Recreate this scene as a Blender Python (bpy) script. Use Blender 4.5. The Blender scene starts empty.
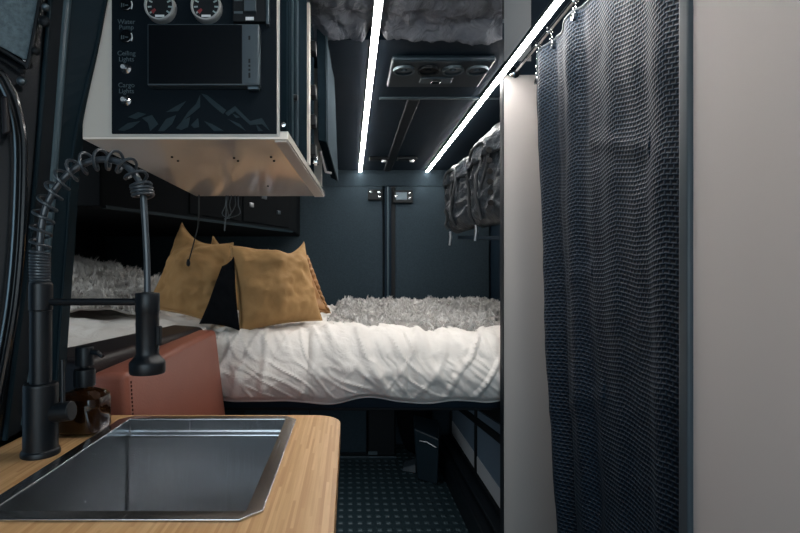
import bpy, bmesh, math, random
from mathutils import Vector, Matrix, noise
random.seed(7)
PI = math.pi
sc = bpy.context.scene
COL = sc.collection
H = 1.2          # camera height
F = 500.0        # focal length in pixels of the 800 px wide frame
def W(x, y, D):  # a point seen at pixel (x, y) standing D metres down the van
    return Vector(((x-349)*D/F, D, H-(y-273)*D/F))

# ------------------------------------------------------------------ camera
cd = bpy.data.cameras.new('camera'); cam = bpy.data.objects.new('camera', cd); COL.objects.link(cam)
cam.location = (0, 0, H); cam.rotation_euler = (PI/2, 0, 0)
cd.sensor_width = 36; cd.lens = F*36/800; cd.shift_x = 51/800; cd.shift_y = 6.5/800
cd.clip_start = 0.05
sc.camera = cam
sc.view_settings.view_transform = 'Standard'
sc.view_settings.look = 'None'
sc.view_settings.exposure = 0.75
sc.view_settings.gamma = 1.0

# ------------------------------------------------------------------ materials
def srgb(r, g, b):
    f = lambda c: (c/255/12.92) if c/255 <= .04045 else ((c/255+.055)/1.055)**2.4
    return (f(r), f(g), f(b))
def nodes(name):
    m = bpy.data.materials.new(name); m.use_nodes = True
    nt = m.node_tree; b = nt.nodes['Principled BSDF']
    return m, nt, b
def nn(nt, t, **kw):
    n = nt.nodes.new(t)
    for k, v in kw.items(): setattr(n, k, v)
    return n
def mixcol(nt, fac, c1, c2, blend='MIX'):
    n = nt.nodes.new('ShaderNodeMix'); n.data_type = 'RGBA'; n.blend_type = blend
    for idx, v in ((0, fac), (6, c1), (7, c2)):
        if hasattr(v, 'is_output'): nt.links.new(v, n.inputs[idx])
        elif idx == 0: n.inputs[0].default_value = v
        else: n.inputs[idx].default_value = (*v, 1)
    return n.outputs[2]
def mth(nt, op, a, b=None, c=None):
    n = nt.nodes.new('ShaderNodeMath'); n.operation = op
    for i, v in enumerate((a, b, c)):
        if v is None: continue
        if hasattr(v, 'is_output'): nt.links.new(v, n.inputs[i])
        else: n.inputs[i].default_value = v
    return n.outputs[0]
def bump(nt, b, height, strength=.4, dist=.004):
    n = nt.nodes.new('ShaderNodeBump'); n.inputs['Strength'].default_value = strength; n.inputs['Distance'].default_value = dist
    nt.links.new(height, n.inputs['Height']); nt.links.new(n.outputs[0], b.inputs['Normal'])
def mat(name, col, rough=.5, metal=0., spec=.5, var=.12, scale=40, bmp=0., bscale=None, stretch=None, sheen=0., coat=0., dist=.003):
    m, nt, b = nodes(name)
    tc = nn(nt, 'ShaderNodeTexCoord'); mp = nn(nt, 'ShaderNodeMapping')
    nt.links.new(tc.outputs['Object'], mp.inputs[0])
    if stretch: mp.inputs['Scale'].default_value = stretch
    no = nn(nt, 'ShaderNodeTexNoise'); no.inputs['Scale'].default_value = scale; no.inputs['Detail'].default_value = 4
    nt.links.new(mp.outputs[0], no.inputs[0])
    hi = tuple(min(1, c*(1+var)) for c in col); lo = tuple(c*(1-var) for c in col)
    nt.links.new(mixcol(nt, no.outputs[0], lo, hi), b.inputs['Base Color'])
    b.inputs['Roughness'].default_value = rough; b.inputs['Metallic'].default_value = metal
    b.inputs['Specular IOR Level'].default_value = spec
    if sheen:
        b.inputs['Sheen Weight'].default_value = sheen; b.inputs['Sheen Tint'].default_value = (*[min(1, c*1.8+.1) for c in col], 1)
    if coat: b.inputs['Coat Weight'].default_value = coat; b.inputs['Coat Roughness'].default_value = .08
    if bmp:
        n2 = no
        if bscale:
            n2 = nn(nt, 'ShaderNodeTexNoise'); n2.inputs['Scale'].default_value = bscale; n2.inputs['Detail'].default_value = 3
            nt.links.new(mp.outputs[0], n2.inputs[0])
        bump(nt, b, n2.outputs[0], bmp, dist)
    return m
def emit(name, col, s):
    m, nt, b = nodes(name)
    tc = nn(nt, 'ShaderNodeTexCoord'); no = nn(nt, 'ShaderNodeTexNoise'); no.inputs['Scale'].default_value = 3
    nt.links.new(tc.outputs['Object'], no.inputs[0])
    nt.links.new(mixcol(nt, no.outputs[0], tuple(c*.97 for c in col), col), b.inputs['Emission Color'])
    b.inputs['Base Color'].default_value = (*col, 1); b.inputs['Emission Strength'].default_value = s
    return m

M = {}
M['navy_fabric'] = mat('navy_fabric', srgb(42, 55, 63), .9, spec=.2, var=.4, scale=110, bmp=.7, bscale=260)
M['navy_vinyl'] = mat('navy_vinyl', srgb(19, 34, 46), .65, spec=.15, var=.25, scale=9, bmp=.15, bscale=60)
M['dark'] = mat('dark', srgb(13, 22, 29), .6, spec=.3, var=.2, scale=20)
M['black'] = mat('black', srgb(7, 13, 18), .6, spec=.3, var=.2, scale=20)
M['ink'] = mat('ink', srgb(5, 9, 13), .8, spec=.08, var=.2, scale=20)
M['black_gloss'] = mat('black_gloss', srgb(6, 10, 14), .22, spec=.5, var=.2, scale=8, coat=.5)
M['black_matte'] = mat('black_matte', srgb(9, 16, 22), .42, spec=.4, var=.15, scale=60)
M['rail_dark'] = mat('rail_dark', srgb(20, 30, 36), .9, spec=0., var=.2, scale=14)
M['rail_grey'] = mat('rail_grey', srgb(62, 72, 78), .9, spec=0., var=.15, scale=14)
M['gauge_ring'] = mat('gauge_ring', srgb(160, 162, 162), .3, spec=.8, var=.1, scale=40)
M['tick'] = mat('tick', srgb(150, 165, 166), .7, var=.1)
M['spring'] = mat('spring', srgb(50, 57, 63), .35, spec=.6, var=.1, scale=40)
M['rib'] = mat('rib', srgb(60, 79, 87), .4, spec=.5, var=.15, scale=14)
M['pillar'] = mat('pillar', srgb(10, 29, 37), .6, spec=.15, var=.2, scale=14, bmp=.1, bscale=90)
M['felt'] = mat('felt', srgb(92, 106, 112), .95, spec=.1, var=.55, scale=130, bmp=.8, bscale=300)
M['white_panel'] = mat('white_panel', srgb(168, 163, 159), .5, spec=.35, var=.03, scale=4)
M['grey_panel'] = mat('grey_panel', srgb(150, 150, 150), .5, spec=.35, var=.04, scale=4)
M['wall_white'] = mat('wall_white', srgb(188, 182, 179), .55, spec=.3, var=.025, scale=2.5)
M['cabinet_white'] = mat('cabinet_white', srgb(200, 193, 184), .42, spec=.4, var=.03, scale=6)
M['cabinet_under'] = mat('cabinet_under', srgb(246, 236, 224), .1, spec=.8, coat=.6, var=.06, scale=5)
M['alu'] = mat('alu', (.42, .43, .45), .35, 1, var=.1, scale=50, stretch=(1, 1, .05))
M['dark_alu'] = mat('dark_alu', (.10, .13, .15), .4, .8, var=.15, scale=50)
M['chrome'] = mat('chrome', (.75, .75, .76), .12, 1, var=.05, scale=30)
M['screen'] = mat('screen', srgb(6, 10, 15), .22, spec=.4, var=.2, scale=4)
M['grey_plastic'] = mat('grey_plastic', srgb(56, 67, 74), .45, var=.1, scale=30)
M['panel_black'] = mat('panel_black', srgb(9, 19, 26), .7, spec=.12, var=.2, scale=9)
M['art'] = mat('art', srgb(34, 48, 54), .7, spec=.2, var=.3, scale=40)
M['print'] = mat('print', srgb(72, 86, 92), .7, var=.1, scale=60)
M['print_white'] = mat('print_white', srgb(215, 218, 218), .6, var=.05, scale=60)
M['red'] = mat('red', srgb(120, 38, 44), .6, var=.1, scale=60)
M['leather'] = mat('leather', srgb(152, 93, 77), .38, spec=.4, var=.10, scale=16, bmp=.25, bscale=220)
M['brown_dark'] = mat('brown_dark', srgb(28, 23, 26), .45, spec=.3, var=.15, scale=20, bmp=.15, bscale=200)
M['thread'] = mat('thread', srgb(88, 46, 38), .8, var=.2, scale=90)
M['gold'] = mat('gold', srgb(160, 125, 82), .75, spec=.2, var=.42, scale=5, bmp=.35, bscale=45, sheen=.35, dist=.006)
M['gold_piping'] = mat('gold_piping', srgb(168, 134, 90), .7, var=.2, scale=60)
M['bronze'] = mat('bronze', srgb(160, 118, 76), .38, spec=.5, var=.3, scale=18, bmp=.4, bscale=50)
M['grey_cloth'] = mat('grey_cloth', srgb(120, 128, 138), .9, var=.15, scale=60, bmp=.3, bscale=150)
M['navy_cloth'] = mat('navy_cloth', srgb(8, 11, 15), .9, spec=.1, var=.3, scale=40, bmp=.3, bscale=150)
M['fur'] = mat('fur', srgb(226, 216, 205), .9, spec=.1, var=.62, scale=26)
M['fur_base'] = mat('fur_base', srgb(150, 146, 142), .95, spec=.05, var=.3, scale=30)
M['nylon'] = mat('nylon', srgb(30, 38, 45), .4, spec=.4, var=.35, scale=16, bmp=.9, bscale=22, dist=.02)
M['webbing'] = mat('webbing', srgb(22, 28, 33), .7, var=.3, scale=200)
M['frost'] = mat('frost', srgb(98, 116, 132), .35, spec=.5, var=.12, scale=7)
M['frost_light'] = mat('frost_light', srgb(178, 182, 186), .45, var=.08, scale=7)
M['teal_plastic'] = mat('teal_plastic', srgb(26, 40, 48), .4, spec=.45, var=.15, scale=20)
M['soap'] = mat('soap', srgb(40, 20, 8), .3, var=.1, scale=20)
M['led'] = emit('led', (1.0, .96, .92), 40.0)
M['screw'] = mat('screw', (.55, .55, .55), .25, 1, var=.1, scale=60)

def m_duvet():
    m, nt, b = nodes('duvet_cotton')
    tc = nn(nt, 'ShaderNodeTexCoord')
    n1 = nn(nt, 'ShaderNodeTexNoise'); n1.inputs['Scale'].default_value = 9; n1.inputs['Detail'].default_value = 5; n1.inputs['Distortion'].default_value = 1.6
    n2 = nn(nt, 'ShaderNodeTexNoise'); n2.inputs['Scale'].default_value = 34; n2.inputs['Detail'].default_value = 4; n2.inputs['Distortion'].default_value = 1.2
    for n in (n1, n2): nt.links.new(tc.outputs['Object'], n.inputs[0])
    h = mth(nt, 'ADD', mth(nt, 'MULTIPLY', n1.outputs[0], 1.0), mth(nt, 'MULTIPLY', n2.outputs[0], .35))
    bump(nt, b, h, .28, .03)
    nt.links.new(mixcol(nt, n1.outputs[0], srgb(212, 207, 201), srgb(235, 231, 226)), b.inputs['Base Color'])
    b.inputs['Roughness'].default_value = .85; b.inputs['Specular IOR Level'].default_value = .15
    return m
M['duvet'] = m_duvet()
def m_bamboo():
    m, nt, b = nodes('bamboo')
    tc = nn(nt, 'ShaderNodeTexCoord'); sp = nn(nt, 'ShaderNodeSeparateXYZ'); nt.links.new(tc.outputs['Object'], sp.inputs[0])
    strip = mth(nt, 'FLOOR', mth(nt, 'MULTIPLY', sp.outputs[0], 260))
    blk = mth(nt, 'FLOOR', mth(nt, 'ADD', mth(nt, 'MULTIPLY', sp.outputs[1], 5.5), mth(nt, 'MULTIPLY', strip, .37)))
    cb = nn(nt, 'ShaderNodeCombineXYZ'); nt.links.new(strip, cb.inputs[0]); nt.links.new(blk, cb.inputs[1])
    wn = nn(nt, 'ShaderNodeTexWhiteNoise'); wn.noise_dimensions = '2D'; nt.links.new(cb.outputs[0], wn.inputs['Vector'])
    mp = nn(nt, 'ShaderNodeMapping'); mp.inputs['Scale'].default_value = (260, 9, 60); nt.links.new(tc.outputs['Object'], mp.inputs[0])
    n1 = nn(nt, 'ShaderNodeTexNoise'); n1.inputs['Scale'].default_value = 1.6; n1.inputs['Detail'].default_value = 5; nt.links.new(mp.outputs[0], n1.inputs[0])
    c1 = mixcol(nt, wn.outputs['Value'], srgb(190, 146, 96), srgb(222, 184, 134))
    c2 = mixcol(nt, mth(nt, 'MULTIPLY', n1.outputs[0], .55), c1, srgb(158, 112, 70))
    nt.links.new(c2, b.inputs['Base Color']); b.inputs['Roughness'].default_value = .42
    bump(nt, b, n1.outputs[0], .1, .001)
    return m
M['bamboo'] = m_bamboo()
def m_steel():
    m, nt, b = nodes('brushed_steel')
    tc = nn(nt, 'ShaderNodeTexCoord'); mp = nn(nt, 'ShaderNodeMapping'); mp.inputs['Scale'].default_value = (900, 12, 12)
    nt.links.new(tc.outputs['Object'], mp.inputs[0])
    n1 = nn(nt, 'ShaderNodeTexNoise'); n1.inputs['Scale'].default_value = 1; n1.inputs['Detail'].default_value = 3; nt.links.new(mp.outputs[0], n1.inputs[0])
    nt.links.new(mixcol(nt, n1.outputs[0], (.44, .46, .48), (.60, .62, .64)), b.inputs['Base Color'])
    b.inputs['Metallic'].default_value = 1
    nt.links.new(mth(nt, 'MULTIPLY_ADD', n1.outputs[0], 0.10, .20), b.inputs['Roughness'])
    b.inputs['Anisotropic'].default_value = .5
    bump(nt, b, n1.outputs[0], .04, .0008)
    return m
M['steel'] = m_steel()
def m_floor():
    m, nt, b = nodes('rubber_floor')
    tc = nn(nt, 'ShaderNodeTexCoord'); sp = nn(nt, 'ShaderNodeSeparateXYZ'); nt.links.new(tc.outputs['Object'], sp.inputs[0])
    def cell(s, period, duty):
        f = mth(nt, 'FRACT', mth(nt, 'DIVIDE', s, period))
        d = mth(nt, 'ABSOLUTE', mth(nt, 'SUBTRACT', f, .5))
        mr = nn(nt, 'ShaderNodeMapRange'); mr.inputs[1].default_value = duty/2+.08; mr.inputs[2].default_value = duty/2-.08
        nt.links.new(d, mr.inputs[0]); return mr.outputs[0]
    stud = mth(nt, 'MULTIPLY', cell(sp.outputs[0], .046, .5), cell(sp.outputs[1], .066, .34))
    nt.links.new(mixcol(nt, stud, srgb(38, 53, 58), srgb(78, 94, 99)), b.inputs['Base Color'])
    b.inputs['Roughness'].default_value = .42; b.inputs['Specular IOR Level'].default_value = .5
    bump(nt, b, stud, 1.0, .006)
    return m
M['rubber'] = m_floor()
def m_waffle():
    m, nt, b = nodes('waffle_curtain')
    uv = nn(nt, 'ShaderNodeUVMap'); br = nn(nt, 'ShaderNodeTexBrick')
    nt.links.new(uv.outputs[0], br.inputs['Vector'])
    br.offset = .5; br.inputs['Scale'].default_value = 1
    br.inputs['Brick Width'].default_value = .014; br.inputs['Row Height'].default_value = .0095
    br.inputs['Mortar Size'].default_value = .0036; br.inputs['Mortar Smooth'].default_value = 1.0
    br.inputs['Color1'].default_value = (*srgb(6, 15, 24), 1); br.inputs['Color2'].default_value = (*srgb(8, 18, 28), 1)
    br.inputs['Mortar'].default_value = (*srgb(15, 37, 54), 1)
    nt.links.new(br.outputs['Color'], b.inputs['Base Color'])
    b.inputs['Roughness'].default_value = .6; b.inputs['Specular IOR Level'].default_value = .22
    bump(nt, b, br.outputs['Fac'], .7, .003)
    return m
M['waffle'] = m_waffle()
def m_amber():
    m, nt, b = nodes('amber_glass')
    tc = nn(nt, 'ShaderNodeTexCoord'); no = nn(nt, 'ShaderNodeTexNoise'); no.inputs['Scale'].default_value = 12
    nt.links.new(tc.outputs['Object'], no.inputs[0])
    nt.links.new(mixcol(nt, no.outputs[0], (.05, .018, .005), (.08, .028, .007)), b.inputs['Base Color'])
    b.inputs['Transmission Weight'].default_value = .75; b.inputs['Roughness'].default_value = .05; b.inputs['IOR'].default_value = 1.5
    return m
M['amber'] = m_amber()
def m_quilt():
    m, nt, b = nodes('crushed_headliner')
    tc = nn(nt, 'ShaderNodeTexCoord')
    n1 = nn(nt, 'ShaderNodeTexNoise'); n1.inputs['Scale'].default_value = 14; n1.inputs['Detail'].default_value = 6; n1.inputs['Distortion'].default_value = 2
    nt.links.new(tc.outputs['Object'], n1.inputs[0])
    nt.links.new(mixcol(nt, n1.outputs[0], srgb(40, 46, 56), srgb(118, 120, 126)), b.inputs['Base Color'])
    b.inputs['Roughness'].default_value = .85; bump(nt, b, n1.outputs[0], .8, .02)
    return m
M['quilt'] = m_quilt()

# ------------------------------------------------------------------ mesh builder
class MB:
    def __init__(s): s.v = []; s.f = []; s.uv = None
    def add(s, vs, fs):
        o = len(s.v); s.v += [Vector(p) for p in vs]; s.f += [tuple(i+o for i in f) for f in fs]; return s
    def box(s, lo, hi):
        x0, y0, z0 = lo; x1, y1, z1 = hi
        return s.hex([(x0,y0,z0),(x1,y0,z0),(x1,y1,z0),(x0,y1,z0),(x0,y0,z1),(x1,y0,z1),(x1,y1,z1),(x0,y1,z1)])
    def hex(s, p):   # 4 bottom, 4 top, both counter-clockwise
        return s.add(p, [(3,2,1,0),(4,5,6,7),(0,1,5,4),(1,2,6,5),(2,3,7,6),(3,0,4,7)])
    def prism(s, poly, d):   # polygon extruded along vector d
        n = len(poly); d = Vector(d); a = [Vector(p) for p in poly]
        s.add(a + [p+d for p in a], [tuple(range(n))[::-1], tuple(range(n, 2*n))] + [(i, (i+1) % n, n+(i+1) % n, n+i) for i in range(n)])
        return s
    def tube(s, path, r, n=10, cap=True):
        path = [Vector(p) for p in path]; k = len(path)
        t0 = (path[1]-path[0]).normalized()
        up = Vector((0,0,1)) if abs(t0.z) < .9 else Vector((1,0,0))
        a = t0.cross(up).normalized(); vs = []; fs = []
        for i, p in enumerate(path):
            t = (path[min(i+1,k-1)]-path[max(i-1,0)]).normalized()
            a = (a - t*a.dot(t)).normalized(); b = t.cross(a)
            ri = r[i] if isinstance(r, (list, tuple)) else r
            for j in range(n):
                th = 2*PI*j/n; vs.append(p + (a*math.cos(th)+b*math.sin(th))*ri)
        for i in range(k-1):
            for j in range(n):
                fs.append((i*n+j, i*n+(j+1)%n, (i+1)*n+(j+1)%n, (i+1)*n+j))
        if cap: fs += [tuple(range(n))[::-1], tuple(range((k-1)*n, k*n))]
        return s.add(vs, fs)
    def lathe(s, prof, c, n=28, axis='z'):   # prof: (radius, height)
        vs = []; fs = []; k = len(prof); c = Vector(c)
        for r, h in prof:
            for j in range(n):
                th = 2*PI*j/n; q = (r*math.cos(th), r*math.sin(th), h)
                if axis == 'y': q = (q[0], q[2], -q[1])
                elif axis == 'x': q = (q[2], q[1], -q[0])
                vs.append(c+Vector(q))
        for i in range(k-1):
            for j in range(n): fs.append((i*n+j, i*n+(j+1)%n, (i+1)*n+(j+1)%n, (i+1)*n+j))
        fs += [tuple(range(n))[::-1], tuple(range((k-1)*n, k*n))]
        return s.add(vs, fs)
    def grid(s, fn, nu, nv, uvfn=None):
        vs = [fn(i/nu, j/nv) for j in range(nv+1) for i in range(nu+1)]
        fs = [(j*(nu+1)+i, j*(nu+1)+i+1, (j+1)*(nu+1)+i+1, (j+1)*(nu+1)+i) for j in range(nv) for i in range(nu)]
        if uvfn: s.uv = [uvfn(i/nu, j/nv) for j in range(nv+1) for i in range(nu+1)]
        return s.add(vs, fs)
    def build(s, name, m, parent=None, smooth=False, bevel=0, seg=2, solid=0, fix=True):
        me = bpy.data.meshes.new(name)
        if parent is not None: off = WL(parent)
        else:
            xs = [p.x for p in s.v]; ys = [p.y for p in s.v]; zs = [p.z for p in s.v]
            off = Vector(((min(xs)+max(xs))/2, (min(ys)+max(ys))/2, min(zs)))
        me.from_pydata([tuple(p-off) for p in s.v], [], s.f)
        if s.uv:
            l = me.uv_layers.new(name='UVMap')
            for lp in me.loops: l.data[lp.index].uv = s.uv[lp.vertex_index]
        if fix:
            bm = bmesh.new(); bm.from_mesh(me); bmesh.ops.recalc_face_normals(bm, faces=bm.faces[:]); bm.to_mesh(me); bm.free()
        if smooth:
            me.polygons.foreach_set('use_smooth', [True]*len(me.polygons)); me.set_sharp_from_angle(angle=.5)
        me.materials.append(m); me.update()
        o = bpy.data.objects.new(name, me); COL.objects.link(o)
        if parent is not None: o.parent = parent
        else: o.location = off
        if solid:
            md = o.modifiers.new('solid', 'SOLIDIFY'); md.thickness = solid; md.offset = 0
        if bevel:
            md = o.modifiers.new('bevel', 'BEVEL'); md.width = bevel; md.segments = seg; md.limit_method = 'ANGLE'; md.angle_limit = .6
            me.polygons.foreach_set('use_smooth', [True]*len(me.polygons))
            md2 = o.modifiers.new('wn', 'WEIGHTED_NORMAL')
        return o
def WL(o):
    l = Vector(o.location)
    return l + WL(o.parent) if o.parent else l
def thing(name, label, cat, loc, group=None):
    o = bpy.data.objects.new(name, None); COL.objects.link(o); o.location = loc; o.empty_display_size = .05
    o['label'] = label; o['category'] = cat
    if group: o['group'] = group
    return o
def tag(o, label, cat, group=None, kind=None):
    o['label'] = label; o['category'] = cat
    if group: o['group'] = group
    if kind: o['kind'] = kind
    return o
def struct(o, label=None):
    o['kind'] = 'structure'
    if label: o['label'] = label
    return o
def B(lo, hi): return MB().box(lo, hi)
def catmull(pts, n=8):
    pts = [Vector(p) for p in pts]; out = []
    P = [2*pts[0]-pts[1]] + pts + [2*pts[-1]-pts[-2]]
    for i in range(1, len(P)-2):
        for k in range(n):
            t = k/n; a, b, c, d = P[i-1], P[i], P[i+1], P[i+2]
            out.append(.5*((2*b)+(c-a)*t+(2*a-5*b+4*c-d)*t*t+(3*b-a-3*c+d)*t**3))
    out.append(pts[-1]); return out
def fbm(p, s, o=4): return noise.fractal(Vector(p)*s, 1.0, 2.0, o)

CE = 1.9     # ceiling height
YB = 3.47    # rear doors

# ------------------------------------------------------------------ setting
struct(B((-1.75, -1.6, -.05), (1.35, YB+.1, 0)).build('floor', M['rubber']))
struct(MB().prism([(-1.75, 1.5, CE), (.4655, 1.5, CE), (.548, 1.77, CE), (1.35, 1.77, CE), (1.35, YB+.1, CE), (-1.75, YB+.1, CE)], (0, 0, .05)).build('ceiling', M['navy_vinyl']))
struct(MB().prism([(-1.75, -1.6, CE+.062), (-.02, -1.6, CE+.062), (.2, .645, CE+.062), (.4655, 1.5, CE+.062), (-1.75, 1.5, CE+.062)], (0, 0, .04)).build('ceiling', M['dark']))
struct(B((-.3, -1.6, 2.42), (1.35, 1.9, 2.46)).build('ceiling', M['navy_vinyl']), None)
struct(B((-1.75, YB+.02, 0), (1.35, YB+.1, CE)).build('wall_back', M['dark']))
struct(B((-1.75, .98, 0), (-1.7, YB+.02, CE)).build('wall_left', M['dark']))
struct(B((-1.75, -1.6, 0), (-.68, -1.55, 2.4)).build('wall_left', M['dark']))
struct(B((-.72, -1.55, 0), (-.68, .72, 1.9)).build('wall_left', M['dark']))
struct(B((-1.7, .98, 0), (-.7, 1.0, 1.9)).build('wall_left', M['dark']))
struct(B((.98, 1.80, 0), (1.03, YB+.02, CE)).build('wall_right', M['navy_vinyl']))
struct(B((1.18, -1.6, 0), (1.22, 1.80, 2.42)).build('wall_right', M['dark']))
# rear doors: two fabric panels, middle post, curved header
def rear_door(name, x0, x1):
    d = B((x0, YB-.03, .02), (x1, YB+.02, 1.80)).build(name, M['navy_fabric'], bevel=.012); struct(d)
    return d
d1 = rear_door('door_1', -1.69, .235); d2 = rear_door('door_2', .318, .97)
post = MB().box((.243, YB-.05, .7), (.290, YB-.005, 1.80)).build('trim_1', M['navy_vinyl'], bevel=.012, seg=3); struct(post)
struct(B((.262, YB-.062, .7), (.270, YB-.048, 1.79)).build('trim_2', M['rib'], bevel=.002))
struct(B((.290, YB-.02, .7), (.318, YB+.02, 1.80)).build('trim_3', M['black']))
hd = MB().prism([(-1.69, 3.40, CE), (-1.69, 3.415, 1.875), (-1.69, YB-.032, 1.80), (-1.69, YB+.02, 1.785), (-1.69, YB+.02, CE)], (2.66, 0, 0)).build('trim_4', M['navy_fabric'], smooth=False); struct(hd)
# hinge blocks on the rear door header
def latch_block(x0, x1, y0, y1, label, plate):
    D = YB-.055; a = W(x0, y1, D); b = W(x1, y0, D)
    t = thing('door_latch', label, 'latch', (((a.x+b.x)/2), D, a.z), 'rear door latches')
    B((a.x, D, a.z), (b.x, YB-.024, b.z)).build('housing', M['black'], t, bevel=.006)
    if plate: B((a.x+.02, D-.006, a.z+.02), (b.x-.04, D+.004, b.z-.015)).build('plate', M['dark_alu'], t, bevel=.003)
    for fx, fz in ((.2, .75), (.75, .72), (.78, .3)) if not plate else ((.82, .75), (.82, .35), (.15, .5)):
        MB().lathe([(.001, -.012), (.009, -.010), (.011, 0)], (a.x+(b.x-a.x)*fx, D, a.z+(b.z-a.z)*fz), 10, 'y').build('bolt', M['screw'], t, smooth=True)
latch_block(368, 382.5, 189.5, 200, 'small black latch block left of the rear door post', False)
latch_block(393, 413, 190, 203, 'wider metal-plated latch block right of the rear door post', True)
# ceiling seams and small fittings
struct(B((.12, 1.985, CE-.008), (.60, 2.0, CE+.01)).build('trim_5', M['dark_alu'], bevel=.003))
struct(B((.235, 2.0, CE-.010), (.285, 3.40, CE+.01)).build('trim_6', M['dark'], bevel=.006))
for px, lab in ((379, 'small ceiling catch left of the middle roof rib'), (407, 'small ceiling catch right of the middle roof rib')):
    c = W(px, 157, 3.02)
    t = thing('ceiling_catch', lab, 'catch', (c.x, c.y, CE), 'ceiling catches')
    B((c.x-.06, c.y-.03, CE-.02), (c.x+.06, c.y+.03, CE)).build('base', M['black'], t, bevel=.006)
    MB().lathe([(.002, -.034), (.014, -.030), (.016, -.018)], (c.x+.03, c.y, CE), 12).build('knob', M['alu'], t, smooth=True)

# headliner of crushed fabric over the galley
def quiltf(u, v):
    y = .5+v*.985; xr = .31*y-.006
    x = -.16+u*(xr+.16)
    e = max(0, (v-.93)/.07)
    z = CE+.040-.022*abs(fbm((x, y, 0), 9, 4))-.010*fbm((x, y, 3), 26, 3) - .046*e**1.5*min(1, max(0, (abs(x-.0765)-.016)/.02))
    return Vector((x, y+.012*noise.noise((x*14, 3, 0))*(v > .95), z))
tag(MB().grid(quiltf, 90, 110).build('headliner', M['quilt'], smooth=True, solid=.006),
    'crumpled grey fabric headliner on the ceiling above the aisle', 'headliner')

# LED strips
def led(x, y0, y1, lab, dz=0):
    t = thing('led_strip', lab, 'light strip', (x, (y0+y1)/2, CE-.04), 'ceiling LED strips')
    z = CE-.013
    MB().prism([(x-.0125, y0, z+.0135), (x-.0115, y0, z+.004), (x-.0102, y0, z+.002), (x-.0102, y0, z+.012), (x+.0102, y0, z+.012), (x+.0102, y0, z+.002), (x+.0115, y0, z+.004), (x+.0125, y0, z+.0135)], (0, y1-y0, 0)).build('channel', M['dark_alu'], t)
    MB().prism([(x-.0098, y0+.001, z+.011), (x-.0096, y0+.001, z), (x, y0+.001, z-.003), (x+.0096, y0+.001, z), (x+.0098, y0+.001, z+.011)], (0, y1-y0-.002, 0)).build('diffuser', M['led'], t)
k = (.7-.013)/.7
led(.0773*k, .45, 3.405, 'white LED light strip down the middle of the ceiling, left of the vent panel')
led(.541*k, .75, 3.405, 'slanting white LED light strip on the right, running past the shower curtain')

# roof vent panel
vx0, vx1, vy0, vy1 = .142*.97, .486*.97, 1.60, 1.83
t = thing('vent_panel', 'dark rectangular ceiling vent panel with four round outlets', 'vent panel', ((vx0+vx1)/2, (vy0+vy1)/2, CE-.022))
B((vx0, vy0, CE-.022), (vx1, vy1, CE)).build('housing', M['teal_plastic'], t, bevel=.008)
for i in range(4):
    cx = vx0+.045+i*(vx1-vx0-.09)/3
    MB().lathe([(.036, -.001), (.036, -.010), (.029, -.010), (.029, -.003), (.012, -.003), (.010, -.009), (.001, -.009)], (cx, vy0+.062, CE-.022), 24).build('round_outlet', M['dark_alu'] if i != 1 else M['black'], t, smooth=False)
B((vx0+.11, vy0+.125, CE-.029), (vx1-.11, vy0+.175, CE-.02)).build('control_plate', M['dark_alu'], t, bevel=.004)
B((vx0+.15, vy0+.135, CE-.034), (vx1-.15, vy0+.165, CE-.026)).build('display', M['black_gloss'], t, bevel=.003)

# ------------------------------------------------------------------ shower enclosure on the right
struct(B((.547, 1.765, 0), (1.16, 1.79, CE)).build('wall_right', M['white_panel'], bevel=.003))
struct(B((.547, 1.772, CE+.004), (.646, 1.79, 2.42)).build('trim_7', M['grey_panel'], bevel=.002))
struct(B((.5435, 1.763, 0), (.547, 1.80, CE)).build('trim_8', M['dark'], bevel=.002))
struct(B((.648, 1.80, CE+.004), (1.17, 1.84, 2.42)).build('wall_back', M['navy_vinyl']))
struct(B((-.30, 1.86, CE+.06), (.646, 1.90, 2.42)).build('wall_back', M['navy_vinyl']))
# near closet wall with its edge trim
struct(B((.555, -1.5, 0), (.60, .808, 2.4)).build('wall_right', M['wall_white'], bevel=.002))
tr = MB().box((.546, .806, 0), (.60, .830, 2.4)).build('trim_9', M['grey_plastic'], bevel=.004); struct(tr)
# curtain rail
RZ = 1.905; RX = .582
t = thing('curtain_rail', 'thin metal curtain rail beside the slanting light strip', 'curtain rail', (RX, 1.2, RZ))
MB().tube([(RX, .83, RZ), (RX, 1.764, RZ)], .0065, 10).build('rod', M['chrome'], t, smooth=True)
MB().lathe([(.02, 0), (.02, -.008), (.012, -.014), (.007, -.016)], (RX, 1.764, RZ), 18, 'y').build('end_flange', M['chrome'], t, smooth=True)
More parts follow.
